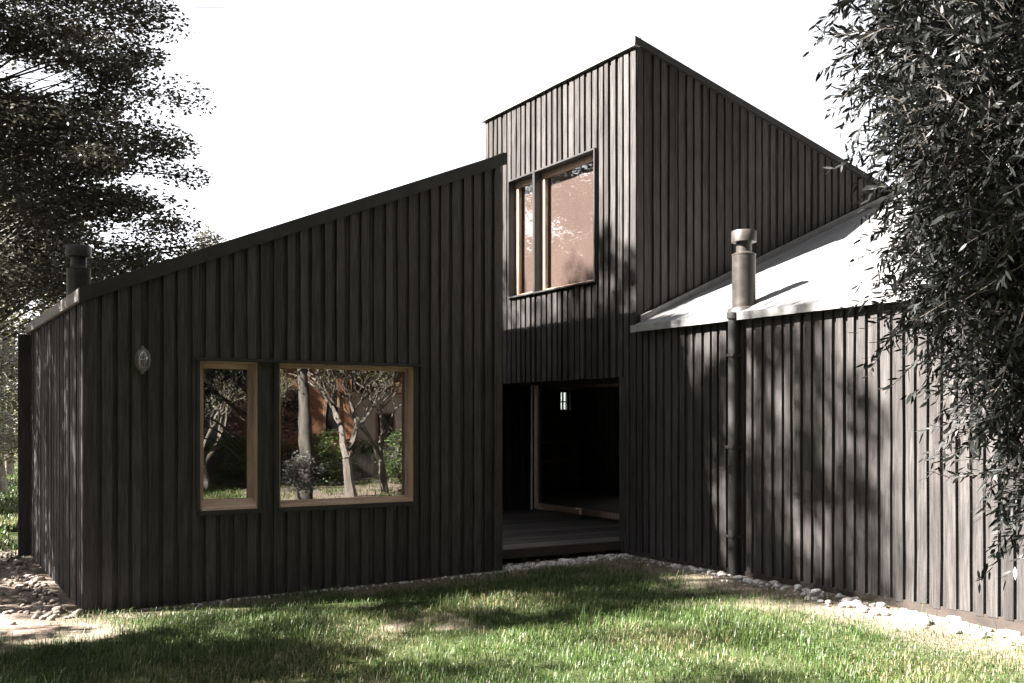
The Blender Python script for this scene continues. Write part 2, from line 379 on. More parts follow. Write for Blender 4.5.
def clad(o, d, n, s0, s1, zb, zt, openings=(), period=.135, bw=.080, dep=.028, thick=.12, seed=0, ends=True):
    """vertical board and batten wall. o: plan origin, d: plan direction, n: outward normal. Batten fronts lie on the plane."""
    r = random.Random(seed); mb = MB()
    def P(s, e, z): return (o[0]+d[0]*s+n[0]*e, o[1]+d[1]*s+n[1]*e, z)
    def cols(sa, sb):
        """z intervals left free of openings between sa and sb"""
        mid = (sa+sb)/2; iv = [(None,None)]
        cuts = sorted([(z0,z1) for (a,b,z0,z1) in openings if a < mid < b])
        res = []; low = None
        for z0,z1 in cuts:
            res.append((low, z0)); low = z1
        res.append((low, None)); return res
    edges = sorted(set([s0,s1]+[e for (a,b,_,_) in openings for e in (a,b) if s0 < e < s1]))
    def slab(sa, sb, e0, e1, tone, wob=0.0, jit=0.0, tilt=0.0):
        # split at opening edges
        pts = [sa]+[e for e in edges if sa+1e-4 < e < sb-1e-4]+[sb]
        for a,b in zip(pts[:-1], pts[1:]):
            if b-a < .004: continue
            for lo,hi in cols(a,b):
                def zlo(s): return (zb(s)+jit if lo is None else lo)
                def zhi(s): return (zt(s) if hi is None else hi)
                if zhi((a+b)/2)-zlo((a+b)/2) < .01: continue
                nseg = 1 if wob == 0 else max(1, int((zhi(a)-zlo(a))/.45))
                vs = []; fs = []
                for i in range(nseg+1):
                    t = i/nseg
                    ja = r.uniform(-wob,wob); jb = r.uniform(-wob,wob); je = r.uniform(-wob,wob)*.35
                    for (s,e) in ((a+ja,e0),(b+jb,e0),(b+jb,e1+je+tilt),(a+ja,e1+je-tilt)):
                        vs.append(P(s, e, zlo(min(max(s,s0),s1))*(1-t)+zhi(min(max(s,s0),s1))*t))
                for i in range(nseg):
                    q = i*4
                    for k in range(4):
                        fs.append((q+k, q+(k+1)%4, q+4+(k+1)%4, q+4+k))
                fs.append((3,2,1,0)); q = nseg*4; fs.append((q,q+1,q+2,q+3))
                mb.add(vs, fs, tone)
    s = s0; k = 0
    while s < s1-1e-4:
        e = min(s+period, s1)
        slab(s, e, -thick, -dep-r.uniform(-.003,.003), r.uniform(.15,.85))
        b0 = s+(period-bw)/2+r.uniform(-.010,.008); b1 = b0+bw+r.uniform(-.010,.016)
        b0 = max(b0,s0); b1 = min(b1,s1)
        if b1-b0 > .02:
            slab(b0, b1, -dep-.004, r.uniform(-.003,.004), r.random(), wob=.0042, jit=r.uniform(-.018,.012), tilt=r.uniform(-.0035,.0035))
        s += period
    return mb

def fix_normals(ob):
    import bmesh
    bm = bmesh.new(); bm.from_mesh(ob.data); bmesh.ops.recalc_face_normals(bm, faces=bm.faces); bm.to_mesh(ob.data); bm.free()
def wall(mb, label=None):
    o = mb.build('wall', M['clad'], house); fix_normals(o)
    if label: o['label'] = label
    return o

zg = lambda x: .0 + .034*min(max(x/4.4,0),1)
# low wing, gable face
WA = [(1.045,1.616,.869,2.340),(1.831,3.328,.869,2.340)]
wall(clad((0,0),(1,0),(0,-1), 0,L1, lambda s: .0+.009*s, lambda s: H1-.055+.4068*s, WA, seed=1))
# low wing, eave face (faces the sun)
wall(clad((0,D),(0,-1),(-1,0), 0,D-.002, lambda s: .07-.015*s, lambda s: H1-.075, seed=2))
# low wing, the two faces towards the courtyard and the back
wall(clad((L1,.122),(0,1),(1,0), 0,D-.122, lambda s: .03, lambda s: H2-.06, seed=3))
wall(clad((L1-.122,D),(-1,0),(0,1), 0,L1-.244, lambda s: .03, lambda s: H1-.06+.4068*(L1-.122-s), seed=4))
# right wing + tower front: one sunny plane
wall(clad((L2,0),(0,-1),(-1,0), 0,5.9, lambda s: .127, lambda s: 2.86, seed=5))
TO = [(.825,2.29,3.562,5.314),(2.29,3.015,3.562,5.314),(.325,3.45,-1,2.305)]
wall(clad((L2,W),(0,-1),(-1,0), 0,W, lambda s: .127, lambda s: H3-.07, [(W-b,W-a_,z0,z1) for (a_,b,z0,z1) in TO], seed=6))
# tower side above the low roof
wall(clad((L2+.122,0),(1,0),(0,-1), 0,UR-L2-.13, lambda s: HR-.06+RS*(s+.122), lambda s: H3-.03+SL*(s+.122), seed=7))
# tower back and rear
wall(clad((UR,W),(-1,0),(0,1), 0,UR-L2-.122, lambda s: 2.62, lambda s: H3-.06+SL*(UR-L2-s), seed=8))
wall(clad((UR,-5.9),(0,1),(1,0), 0,8+5.9, lambda s: .05, lambda s: 5.0 if s < 5.9+W else 2.5, [(5.9+W-.001,5.9+W+.001,0,0),(10.1,11.7,.9,2.2)], seed=9))  # the large opening is out of view, added to let daylight into the room
wall(clad((L2+.122,-5.9),(1,0),(0,-1), 0,UR-L2-.244, lambda s: .1, lambda s: HR-.07+RS*(s+.122), seed=10))
# entrance recess: end wall, rear room
wall(clad((L1,4.66),(1,0),(0,-1), .0,3.34, lambda s: .24, lambda s: 2.5, seed=11))
wall(clad((UR-.122,8),(-1,0),(0,1), 0,UR-7.9-.122, lambda s: .05, lambda s: 2.5, [(UR-.122-10.765,UR-.122-10.51,1.95,2.36)], seed=12))
wall(clad((7.9,8),(0,-1),(-1,0), 0,3.2, lambda s: .05, lambda s: 2.5, seed=13))
# return of the right wing beside the entrance
mb = MB(); mb.box(L2-.008,7.9,.205,.325,.26,2.30)
o = mb.build('wall', M['clad'], house)
# room lining inside the glazed entrance room
mb = MB(); mb.box(7.97,UR-.13,.33,7.85,.20,.262); mb.box(7.97,UR-.13,.33,7.85,2.40,2.46); mb.box(7.97,UR-.13,.33,.40,.262,2.40); mb.box(UR-.20,UR-.13,.40,4.2,.262,2.40); mb.box(UR-.20,UR-.13,5.8,7.80,.262,2.40); mb.box(UR-.20,UR-.13,4.2,5.8,.262,.9); mb.box(UR-.20,UR-.13,4.2,5.8,2.2,2.40)
mb.box(7.97,10.51,7.80,7.86,.262,2.40); mb.box(10.765,UR-.21,7.80,7.86,.262,2.40); mb.box(10.51,10.765,7.80,7.86,.262,1.95); mb.box(10.51,10.765,7.80,7.86,2.36,2.40)
mb.build('room_lining', M['inside'], house)
# soffit over the entrance
mb = MB(); mb.box(L2+.03,UR-.125,.325,W+1.2,2.462,2.56); mb.box(L2+.03,7.95,.326,W-.01,2.312,2.46)
mb.build('soffit', M['trim'], house)

# baseboards (dark, between boards and gravel)
mb = MB(); mb.box(L2+.005,L2+.10,-5.9,.325,-.05,.135); mb.build('plinth', M['base'], house)
mb = MB(); mb.box(.03,L1-.02,.035,.11,-.1,.06); mb.box(.035,.11,.12,D-.05,-.1,.1); mb.build('plinth', M['base'], house)
# corner boards
mb = MB(); mb.box(-.006,.115,-.008,.0,0.0,H1-.10); mb.build('corner_board', M['clad'], house)
mb = MB(); mb.box(L1-.10,L1+.004,-.008,.0,.04,H2-.2); mb.build('corner_board', M['clad'], house)

# --- roofs
def sloped(x0, x1, y0, y1, z0, z1, t):
    return [(x0,y0,z0-t),(x1,y0,z1-t),(x1,y1,z1-t),(x0,y1,z0-t),(x0,y0,z0),(x1,y0,z1),(x1,y1,z1),(x0,y1,z0)]
k = (H2-H1)/L1
mb = MB(); mb.hexa(sloped(-.03,L1+.04,-.005,D+.05,H1-.03*k-.004,H2+.04*k-.004,.06)); roofA = mb.build('roof', M['darkroof'], house)
mb = MB(); mb.hexa(sloped(-.045,L1+.045,-.045,-.007,H1-.045*k+.01,H2+.045*k+.01,.135)); mb.build('bargeboard', M['trim'], roofA)
mb = MB(); mb.box(-.05,-.012,-.006,D+.06,H1-.125,H1-.012); mb.build('fascia', M['fascia'], roofA, bevel=.004)
mb = MB(); mb.box(L1+.006,L1+.05,-.004,D+.06,H2-.10,H2+.03); mb.build('fascia', M['trim'], roofA)
# tower roof
k2 = SL
mb = MB(); mb.hexa(sloped(L2-.03,UR,-.02,W+.03,H3-.03*k2-.02,H3+k2*(UR-L2)-.02,.05)); roofT = mb.build('roof', M['darkroof'], house)
mb = MB()
for i in range(6):
    y0 = -.035+i*(W+.07)/6; mb.box(L2-.045,L2+.06,y0+.003,y0+(W+.07)/6,H3-.10+random.uniform(-.003,.003),H3+.006+random.uniform(-.004,.004))
mb.build('flashing', M['flash'], roofT)
mb = MB(); mb.hexa(sloped(L2-.04,UR+.02,-.046,-.014,H3+.012,H3+k2*(UR-L2)+.012,.085)); mb.build('bargeboard', M['trim'], roofT)
mb = MB(); mb.hexa(sloped(L2+.02,UR,W+.01,W+.045,H3+.01,H3+k2*(UR-L2)+.01,.10)); mb.build('bargeboard', M['trim'], roofT)
# right wing roof: pale sheet with low ribs running up the slope
mb = MB(); xa, xb = L2-.075, UR+.05
za, zb_ = HR-.07+RS*(xa-L2)+.06, HR+RS*(xb-L2)-.01
mb.hexa(sloped(xa,xb,-5.96,-.032,za,zb_,.05))
y = -5.9
while y < -.1:
    mb.hexa(sloped(xa,xb,y,y+.022,za+.004,zb_+.004,.006)); y += .165
roofR = mb.build('roof', M['roof'], house, bevel=0); roofR['label'] = 'pale grey sheet roof of the low right wing in full sun'
mb = MB(); y = -5.96
while y < -.03:
    y1 = min(y+1.45, -.02); mb.box(xa-.022,xa+.004,y+.003,y1,za-.080,za+.004); y = y1
mb.build('fascia', M['flash'], roofR)
mb = MB(); mb.hexa(sloped(L2+.05,UR,-.075,-.036,HR+RS*.05+.075,HR+RS*(UR-L2)+.075,.09)); mb.build('flashing', M['flash'], roofR)
# rear flat roofs
mb = MB(); mb.box(L2+.14,UR-.02,W+.02,8.05,2.57,2.70); rr_ = mb.build('roof', M['darkroof'], house)

# --- flues
def flue(x, y, zb, zt, r, parent, label):
    mb = MB()
    mb._lathe(x,y,[(r,zb),(r,zt-.27),(r*1.03,zt-.268),(r*1.03,zt-.255),(r*.94,zt-.25),(r*.70,zt-.235),(r*.66,zt-.23),(r*.66,zt-.06)],28,.5)
    o = mb.build('chimney', M['pipe'], parent, smooth=True); o['label'] = label
    cp = MB(); cp._lathe(x,y,[(r*.98,zt-.125),(r*1.06,zt-.123),(r*1.06,zt-.012),(r*1.0,zt),(r*.3,zt+.008)],28,.5)
    cp.build('cap', M['pipe'], o, smooth=True)
    fl = MB(); fl._lathe(x,y,[(r*1.5,zb-.02),(r*1.35,zb+.05),(r*1.02,zb+.07)],28,.5); fl.build('collar', M['pipe'], o, smooth=True)
    return o
flue(6.475,-1.753,2.93,3.834,.128,house,'brown metal flue with a drum cap, on the sunlit pale roof')
flue(.30,2.35,2.95,3.72,.128,house,'brown metal flue with a drum cap, beside the trees on the low wing')
# --- downpipe
mb = MB(); px_, py_ = L2-.085, -1.80
mb.tube([(px_,py_,.10),(px_,py_,1.45)],[.054,.054],16); mb.tube([(px_,py_,1.45),(px_,py_,1.50)],[.060,.060],16)
mb.tube([(px_,py_,1.50),(px_,py_,2.90)],[.054,.054],16); mb.tube([(px_,py_,2.86),(px_,py_,2.925)],[.068,.068],16)
dp = mb.build('downpipe', M['trim'], house, smooth=True)
for z in (.5,1.46,2.45):
    mb = MB(); mb.box(px_-.05,L2-.004,py_-.063,py_-.056,z,z+.03); mb.box(px_-.05,L2-.004,py_+.056,py_+.063,z,z+.03); mb.box(px_-.065,px_-.057,py_-.063,py_+.063,z,z+.03)
    mb.build('bracket', M['trim'], dp)

# --- windows of the low wing (plane y = 0, looking along +y into the wall)
def window_low(x0, x1, z0, z1, stile, sash, label):
    w = MB(); dpt = .165
    # timber lining
    w.box(x0,x0+.016,.004,dpt,z0,z1); w.box(x1-.016,x1,.004,dpt,z0,z1); w.box(x0+.016,x1-.016,.004,dpt,z1-.018,z1)
    w.box(x0+.016,x0+.016+stile,dpt-.05,dpt,z0+.03,z1-.018); w.box(x1-.016-stile,x1-.016,dpt-.05,dpt,z0+.03,z1-.018)
    fr = w.build('window', M['wood'], house); fr['label'] = label
    r = MB(); r.box(x0+.016+stile,x1-.016-stile,dpt-.05,dpt,z1-.018-stile,z1-.018); r.build('frame', M['woodx'], fr, bevel=.003)
    r = MB(); r.box(x0+.016+stile,x1-.016-stile,dpt-.05,dpt,z0+.03,z0+.05+stile)
    r.build('frame', M['woodx'], fr, bevel=.003)
    s = MB()
    s.hexa([(x0+.016,-.012,z0+.018),(x1-.016,-.012,z0+.018),(x1-.016,dpt,z0+.03),(x0+.016,dpt,z0+.03),(x0+.016,-.012,z0+.045),(x1-.016,-.012,z0+.045),(x1-.016,dpt-.05,z0+.045+sash),(x0+.016,dpt-.05,z0+.045+sash)])
    s.build('sill', M['woodx'], fr, bevel=.003)
    m = MB(); m.box(x0-.015,x1+.035,-.05,.12,z0-.022,z0+.015); m.box(x0-.03,x0-.0005,-.018,.10,z0+.015,z1); m.box(x1+.0005,x1+.03,-.018,.10,z0+.015,z1)
    m.build('trim', M['trim'], fr)
    g = MB(); g.box(x0+.016+stile,x1-.016-stile,dpt-.028,dpt-.022,z0+.05+stile,z1-.018-stile); g.build('pane', M['glassA'], fr)
    return fr
window_low(1.045,1.616,.869,2.340,.050,.075,'narrow timber window in the low black gable')
window_low(1.831,3.328,.869,2.340,.026,.012,'wide timber window in the low black gable reflecting the garden')
mb = MB(); mb.hexa([(.975,-.06,2.342),(3.43,-.06,2.342),(3.43,-.0,2.352),(.975,-.0,2.352),(.975,-.06,2.360),(3.43,-.06,2.360),(3.43,0.0,2.372),(.975,0.0,2.372)])
mb.build('drip_flashing', M['trim'], house)
# dark inner lining so the rooms read as rooms
mb = MB(); mb.box(.2,L1-.2,2.6,2.66,.1,2.9); mb.box(.2,L1-.2,.2,2.6,.05,.1); mb.box(.2,L1-.2,.2,2.6,2.8,2.86); mb.box(.2,.24,.2,2.6,.1,2.8); mb.box(L1-.24,L1-.2,.2,2.6,.1,2.8)
mb.build('room_lining', M['inside'], house)

# --- tower windows (plane x = L2)
def window_tower(y0, y1, z0, z1, stile, blind_y, label):
    x = L2; dpt = .15
    m = MB(); t = .022
    m.box(x-.03,x+dpt,y0,y0+t,z0,z1); m.box(x-.03,x+dpt,y1-t,y1,z0,z1); m.box(x-.03,x+dpt,y0+t,y1-t,z1-t,z1); m.box(x-.045,x+dpt,y0+t,y1-t,z0,z0+t)
    tr = m.build('window', M['trim'], house); tr['label'] = label
    f = MB(); a, b_, c, d = y0+t, y1-t, z0+t, z1-t
    f.box(x+dpt-.06,x+dpt-.002,a,a+stile*.6,c,d); f.box(x+dpt-.06,x+dpt-.002,b_-stile,b_,c,d)
    f.box(x+dpt-.06,x+dpt-.002,a+stile*.6,b_-stile,d-stile,d); f.box(x+dpt-.06,x+dpt-.002,a+stile*.6,b_-stile,c,c+stile*.45)
    f.build('frame', M['wood'], tr, bevel=.003)
    g = MB(); g.box(x+dpt-.034,x+dpt-.028,a+stile*.6,b_-stile,c+stile*.45,d-stile); g.build('pane', M['glassT'], tr)
    bl = MB(); bl.box(x+dpt+.03,x+dpt+.036,a+.01,blind_y,c+.005,d); bl.build('blind', M['blind'], tr)
window_tower(.825,2.30,3.562,5.314,.085,2.27,'wide upper tower window with a rose blind')
window_tower(2.305,3.015,3.562,5.314,.085,2.985,'narrow upper tower window with a rose blind')
# upper room lining
mb = MB(); x0 = L2+.20
mb.box(x0+1.6,x0+1.66,.2,W-.2,3.3,5.5); mb.box(x0,x0+1.6,.2,W-.2,3.28,3.34); mb.box(x0,x0+1.6,.2,W-.2,5.5,5.56); mb.box(x0,x0+1.6,.2,.26,3.34,5.5); mb.box(x0,x0+1.6,W-.26,W-.2,3.34,5.5)
mb.build('room_lining', M['inside'], house)

# --- glazed entrance screen and deck
f = MB(); xg = 7.9
f.box(xg-.06,xg,.34,4.655,.262,.352); f.box(xg-.058,xg-.002,.342,.44,.352,2.36); f.box(xg-.058,xg-.002,4.54,4.653,.352,2.36); f.box(xg-.06,xg,.34,4.655,2.36,2.44)
gr_ = f.build('glazed_screen', M['wood'], house)
f = MB(); f.box(xg-.055,xg-.005,2.02,2.09,.352,2.36); f.build('frame', M['trim'], gr_)
g = MB(); g.box(xg-.033,xg-.027,.44,2.02,.352,2.36); g.build('pane', M['glassD'], gr_)
g = MB(); g.box(xg-.033,xg-.027,2.09,4.54,.352,2.36); g.build('pane', M['glassD'], gr_)
f = MB(); f.box(10.51,10.765,7.90,7.93,1.95,1.975); f.box(10.51,10.765,7.90,7.93,2.335,2.36); f.box(10.51,10.535,7.90,7.93,1.975,2.335); f.box(10.74,10.765,7.90,7.93,1.975,2.335)
f.box(10.625,10.65,7.90,7.93,1.975,2.335); f.box(10.535,10.625,7.90,7.93,2.125,2.15); f.box(10.65,10.74,7.90,7.93,2.125,2.15)
rw = f.build('window', M['trim'], house); rw['label'] = 'small four-pane window glowing at the far end of the room'
g = MB(); g.box(10.535,10.74,7.912,7.918,1.975,2.335); g.build('pane', M['glassD'], rw)
# furniture-like built-in shelves seen dimly through the screen
f = MB()
for i in range(5): f.box(9.2+.5*i,9.23+.5*i,7.45,7.78,.262,1.3)
for z in (.5,.9,1.28): f.box(9.2,11.0,7.45,7.78,z,z+.025)
f.build('shelf', M['wood'], house)
dk = MB(); y = .318; r_ = random.Random(5)
while y < 4.6:
    dk.box(L1+.006+r_.uniform(0,.01),7.84,y,y+.118,.214,.246+r_.uniform(-.002,.002),r_.random()); y += .126
deck = dk.build('deck', M['deck'], house, bevel=.003); deck['label'] = 'dark plank deck in the entrance recess'
f = MB(); f.box(L1+.006,L2+.10,.290,.315,.135,.238); f.build('fascia', M['base'], deck)
f = MB()
for x in (4.9,5.5,6.05): f.box(x,x+.09,.34,.43,-.05,.212)
for y in (.6,1.6,2.6,3.6): f.box(L1+.02,7.8,y,y+.05,.10,.212)
f.build('joist', M['base'], deck)
# fin board at the far end of the eave wall
mb = MB(); mb.box(-.135,.03,D+.004,D+.06,.05,H1-.13); mb.build('end_fin', M['clad'], house)
# little open joint under the bargeboard at the low corner is left by the corner board

# ------------------------------------------------------------------ wall lamp
lamp = thing('wall_lamp', 'oval caged metal bulkhead lamp on the black gable wall left of the narrow window', 'lamp', (.511,-.001,2.33))
bs = MB()
def oval(mb, cx, cz, y0, y1, rx0, rz0, rx1, rz1, n=24, rings=6, dome=0.0):
    vs = []; fs = []
    for i in range(rings+1):
        t = i/rings
        if dome: sx = math.cos(t*math.pi/2*.98); e = math.sin(t*math.pi/2*.98); rx, rz = rx0*sx, rz0*sx; y = y0+(y1-y0)*e
        else: rx, rz, y = rx0+(rx1-rx0)*t, rz0+(rz1-rz0)*t, y0+(y1-y0)*t
        vs += [(cx+rx*math.cos(2*math.pi*k/n), y, cz+rz*math.sin(2*math.pi*k/n)) for k in range(n)]
    for i in range(rings):
        for k in range(n): fs.append((i*n+k,(i+1)*n+k,(i+1)*n+(k+1)%n,i*n+(k+1)%n))
    fs.append(tuple(range(n))); fs.append(tuple(rings*n+k for k in range(n-1,-1,-1)))
    mb.add(vs, fs)
oval(bs,0,0,0,-.035,.068,.112,.064,.108,rings=2); oval(bs,0,0,-.035,-.05,.070,.114,.070,.114,rings=1)
bs.box(-.012,.012,-.04,0,.108,.132); bs.box(-.012,.012,-.04,0,-.132,-.108)
bs.build('lamp_body', M['lampmetal'], lamp, smooth=True)
gb = MB(); oval(gb,0,0,-.045,-.125,.056,.098,0,0,rings=8,dome=1); gb.build('globe', M['globe'], lamp, smooth=True)
cg = MB()
for ang in (0, math.pi/2):
    pts = [(math.cos(ang)*.064*math.cos(t), -.05-.082*math.sin(t), math.sin(ang)*.106*math.cos(t)) for t in np.linspace(0,math.pi,13)]
    cg.tube(pts,[.0045]*13,6)
pts = [(.046*math.cos(t), -.108, .080*math.sin(t)) for t in np.linspace(0,2*math.pi,25)]; cg.tube(pts,[.004]*25,6)
cg.build('cage', M['lampmetal'], lamp, smooth=True)

# ------------------------------------------------------------------ stones
def rock(seed, sub=2):
    import bmesh
    from mathutils import noise
    bm = bmesh.new(); bmesh.ops.create_icosphere(bm, subdivisions=sub, radius=1)
    r = random.Random(seed); off = Vector((r.random()*50, r.random()*50, r.random()*50)); sc = Vector((1, r.uniform(.65,.95), r.uniform(.5,.75)))
    for v in bm.verts:
        n = noise.noise(v.co*1.1+off)*.45 + noise.noise(v.co*2.7+off)*.16
        v.co = Vector((v.co.x*sc.x, v.co.y*sc.y, v.co.z*sc.z))*(1+n)
    V = np.array([v.co[:] for v in bm.verts]); Fc = np.array([[l.index for l in f.verts] for f in bm.faces]); bm.free()
    return V, Fc
rocks_lo = [rock(s,1) for s in range(8)]
def gravel(spots):
    Vs=[]; Fs=[]; Ts=[]; o=0
    for (x,y,s) in spots:
        V,Fc = rocks_lo[random.randrange(8)]; a = random.uniform(0,6.28); c,s_ = math.cos(a), math.sin(a)
        P = V*s; P = np.stack([P[:,0]*c-P[:,1]*s_, P[:,0]*s_+P[:,1]*c, P[:,2]],-1)+np.array([x,y,float(hgt(np.array(x),np.array(y)))+s*.18])
        Vs.append(P); Fs.append(Fc+o); Ts.append(np.full(len(Fc),random.random())); o += len(P)
    return np.concatenate(Vs), np.concatenate(Fs), np.concatenate(Ts)
spots = []
for i in range(420):                         # along the right wing
    y = random.uniform(-6.2,.25); x = L2-.03-abs(random.gauss(0,.17))-.04; spots.append((x,y,random.uniform(.008,.032)))
for i in range(330):                         # below the deck edge
    t = random.random(); x = 4.5+t*1.8; y = .02+.06*t+random.gauss(0,.09); spots.append((x,y,random.uniform(.012,.034)))
for i in range(170):                         # along the gable
    x = 4.5*random.random()**.6; y = -.06-abs(random.gauss(0,.06)); spots.append((x,y,random.uniform(.010,.028)))
V,Fc,T = gravel(spots)
tag(link('gravel', fast_mesh('gravel', V, Fc, T), M['stone']), 'strip of pale gravel and small stones along the foot of the black walls', 'gravel', kind='stuff')
spots = [(-.10-abs(random.gauss(0,.22)), random.uniform(-.25,4.9), random.uniform(.012,.045)) for i in range(320)]
V,Fc,T = gravel(spots)
tag(link('gravel', fast_mesh('gravel', V, Fc, T), M['tanstone']), 'tan gravel on the dirt path beside the left side wall', 'gravel', kind='stuff')
rock_me = []
for s in range(6):
    V,Fc = rock(100+s,3); me = fast_mesh('stone', V, Fc, np.full(len(Fc), random.random()), smooth=True); me.materials.append(M['stone']); rock_me.append(me)
rock_tan = []
for s in range(4):
    V,Fc = rock(140+s,3); me = fast_mesh('stone', V, Fc, np.full(len(Fc), random.random()), smooth=True); me.materials.append(M['tanstone']); rock_tan.append(me)
def stone(me, x, y, s, label, group):
    o = bpy.data.objects.new('stone', me); COL.objects.link(o)
    o.location = (x,y,float(hgt(np.array(x),np.array(y)))+s*.28); o.scale = (s,s,s); o.rotation_euler = (random.uniform(-.2,.2),random.uniform(-.2,.2),random.uniform(0,6.28))
    return tag(o, label, 'stone', group)
for i in range(46):
    y = -3.0-2.9*(i+random.random())/46; x = L2-.07-random.uniform(.02,.38)
    stone(rock_me[i%6], x, y, random.uniform(.03,.075), 'fist-sized white stone in the sunlit strip below the right plank wall', 'large white stones below the right wall')
for i in range(20):
    y = -.9-2.0*(i+random.random())/20; x = L2-.08-random.uniform(.02,.20)
    stone(rock_me[i%6], x, y, random.uniform(.03,.055), 'small grey stone in the shaded strip either side of the downpipe foot', 'grey stones near the downpipe')
for i in range(26):
    t = (i+random.random())/26; stone(rock_me[i%6], 4.58+1.65*t, .0+.06*t+random.uniform(-.08,.08), random.uniform(.028,.055), 'pale stone in the row below the deck edge', 'pale stones below the deck')
for i in range(24):
    y = -.12+4.6*(i+random.random())/24; x = -.11-random.uniform(0,.32)
    stone(rock_tan[i%4], x, y, random.uniform(.028,.062), 'tan stone on the dirt path along the left side wall', 'tan stones beside the left wall')
stone(rock_tan[1], -.05, -.12, .07, 'flat tan stone right at the front left corner of the house', 'stone at the corner')

# ------------------------------------------------------------------ trees
def leaf_cloud(C, S, n, ln, wd, up=.35, seed=0, tone_c=None):
    """diamond leaves scattered through ellipsoid clumps. C (k,3) centres, S (k,3) half sizes, n (k,) counts"""
    r = np.random.default_rng(seed); k = np.repeat(np.arange(len(C)), n); m = len(k)
    g = r.normal(size=(m,3)); g /= np.linalg.norm(g,axis=1,keepdims=True); rad = r.random(m)**.45
    P = C[k] + g*rad[:,None]*S[k]
    a = r.normal(size=(m,3)); a[:,2] *= up; a /= np.linalg.norm(a,axis=1,keepdims=True)
    nrm = r.normal(size=(m,3)); nrm[:,2] += .9
    b = np.cross(nrm,a); b /= np.linalg.norm(b,axis=1,keepdims=True)+1e-9
    l = ln*r.uniform(.6,1.25,m)[:,None]; w_ = wd*r.uniform(.7,1.2,m)[:,None]
    cn = np.cross(a,b)*l*.08
    Q = np.stack([P-a*l/2, P+b*w_/2+cn, P+a*l/2, P-b*w_/2+cn],1).reshape(-1,3)
    Fq = np.arange(m*4).reshape(m,4)
    t = r.random(m)*.7 + .3*r.random(len(C))[k]
    return Q, Fq, t

def tree(name, label, cat, loc, height, trunk_r, clumps, counts, ln, wd, leafmat, barkmat, seed, group=None, lean=(0,0), base_z=None, up=.35, twigs=True):
    """clumps: list of (x,y,z,sx,sy,sz) relative to the tree foot"""
    r = random.Random(seed); root = thing(name, label, cat, loc, 0, group)
    C = np.array([c[:3] for c in clumps]); S = np.array([c[3:] for c in clumps])
    Q,Fq,t = leaf_cloud(C,S,counts,ln,wd,up,seed)
    link('crown', fast_mesh('crown', Q, Fq, t), leafmat, root)
    mb = MB(); npt = 9; top = height*.93
    def trunk_at(z):
        q = z/top; return Vector((lean[0]*q*q+.10*math.sin(q*5+seed), lean[1]*q*q+.10*math.cos(q*4+seed*2)-.1*math.cos(seed*2), z))
    zs = [top*i/(npt-1) for i in range(npt)]
    mb.tube([trunk_at(z) if z > 0 else Vector((0,0,-.15)) for z in zs], [trunk_r*(1.35 if i == 0 else 1)*(1-.9*i/(npt-1)) for i in range(npt)], 10)
    tk = mb.build('trunk', barkmat, root, smooth=True)
    mb = MB()
    for c,s in zip(C,S):
        e = Vector(c); hz = math.hypot(e.x,e.y); z0 = max(min(e.z-hz*r.uniform(.15,.5), top*.95), height*.12); p0 = trunk_at(z0)
        rr = max(trunk_r*.13*(1-z0/height*.6)*min(1,(e-p0).length/3), .010)
        mid = p0.lerp(e,.5)+Vector((r.uniform(-.2,.2),r.uniform(-.2,.2),.12*(e-p0).length*r.uniform(.2,1)))
        pts = [p0, p0.lerp(mid,.55), mid, mid.lerp(e,.55), e]
        mb.tube(pts,[rr,rr*.8,rr*.6,rr*.4,rr*.15],6)
        if twigs:
            for q in range(3):
                d = Vector((r.gauss(0,1)*s[0],r.gauss(0,1)*s[1],r.gauss(0,.7)*s[2]))
                mb.tube([mid.lerp(e,r.uniform(.4,.9)), e+d*.45, e+d*.85],[rr*.3,rr*.2,.004],5)
    mb.build('limb', barkmat, tk, smooth=True)
    return root

def crown_clumps(seed, n, rad, z0, z1, sx, sz, hollow=.25, shape=None, layer=False):
    r = random.Random(seed); out = []
    while len(out) < n:
        q = r.random(); z = z0+(z1-z0)*q
        prof = shape(q) if shape else math.sin(math.pi*min(max(q*.92+.06,0),1))**.6
        a = r.uniform(0,2*math.pi); d = rad*prof*math.sqrt(r.uniform(hollow,1))
        k = r.uniform(.6,1.25)
        out.append((d*math.cos(a), d*math.sin(a), z-(.12*d if layer else 0), sx*k, sx*k*r.uniform(.7,1.1), sz*k))
    return out

# evergreen beside the house whose boughs fill the upper left of the view: flat sprays reaching out
cl = crown_clumps(3, 470, 3.5, 3.9, 12.4, .66, .27, hollow=.05, shape=lambda q: 1.0-.45*q**2.2, layer=True)
tree('evergreen_tree', 'tall dark evergreen tree behind the low wing, filling the upper left with flat leafy sprays', 'tree', (-.55,8.3,0), 12.8, .24, cl,
     np.array([int(430*c[3]/.62) for c in cl]), .09, .045, M['leaf'], M['bark'], 3, 'trees beyond the house', up=.25)
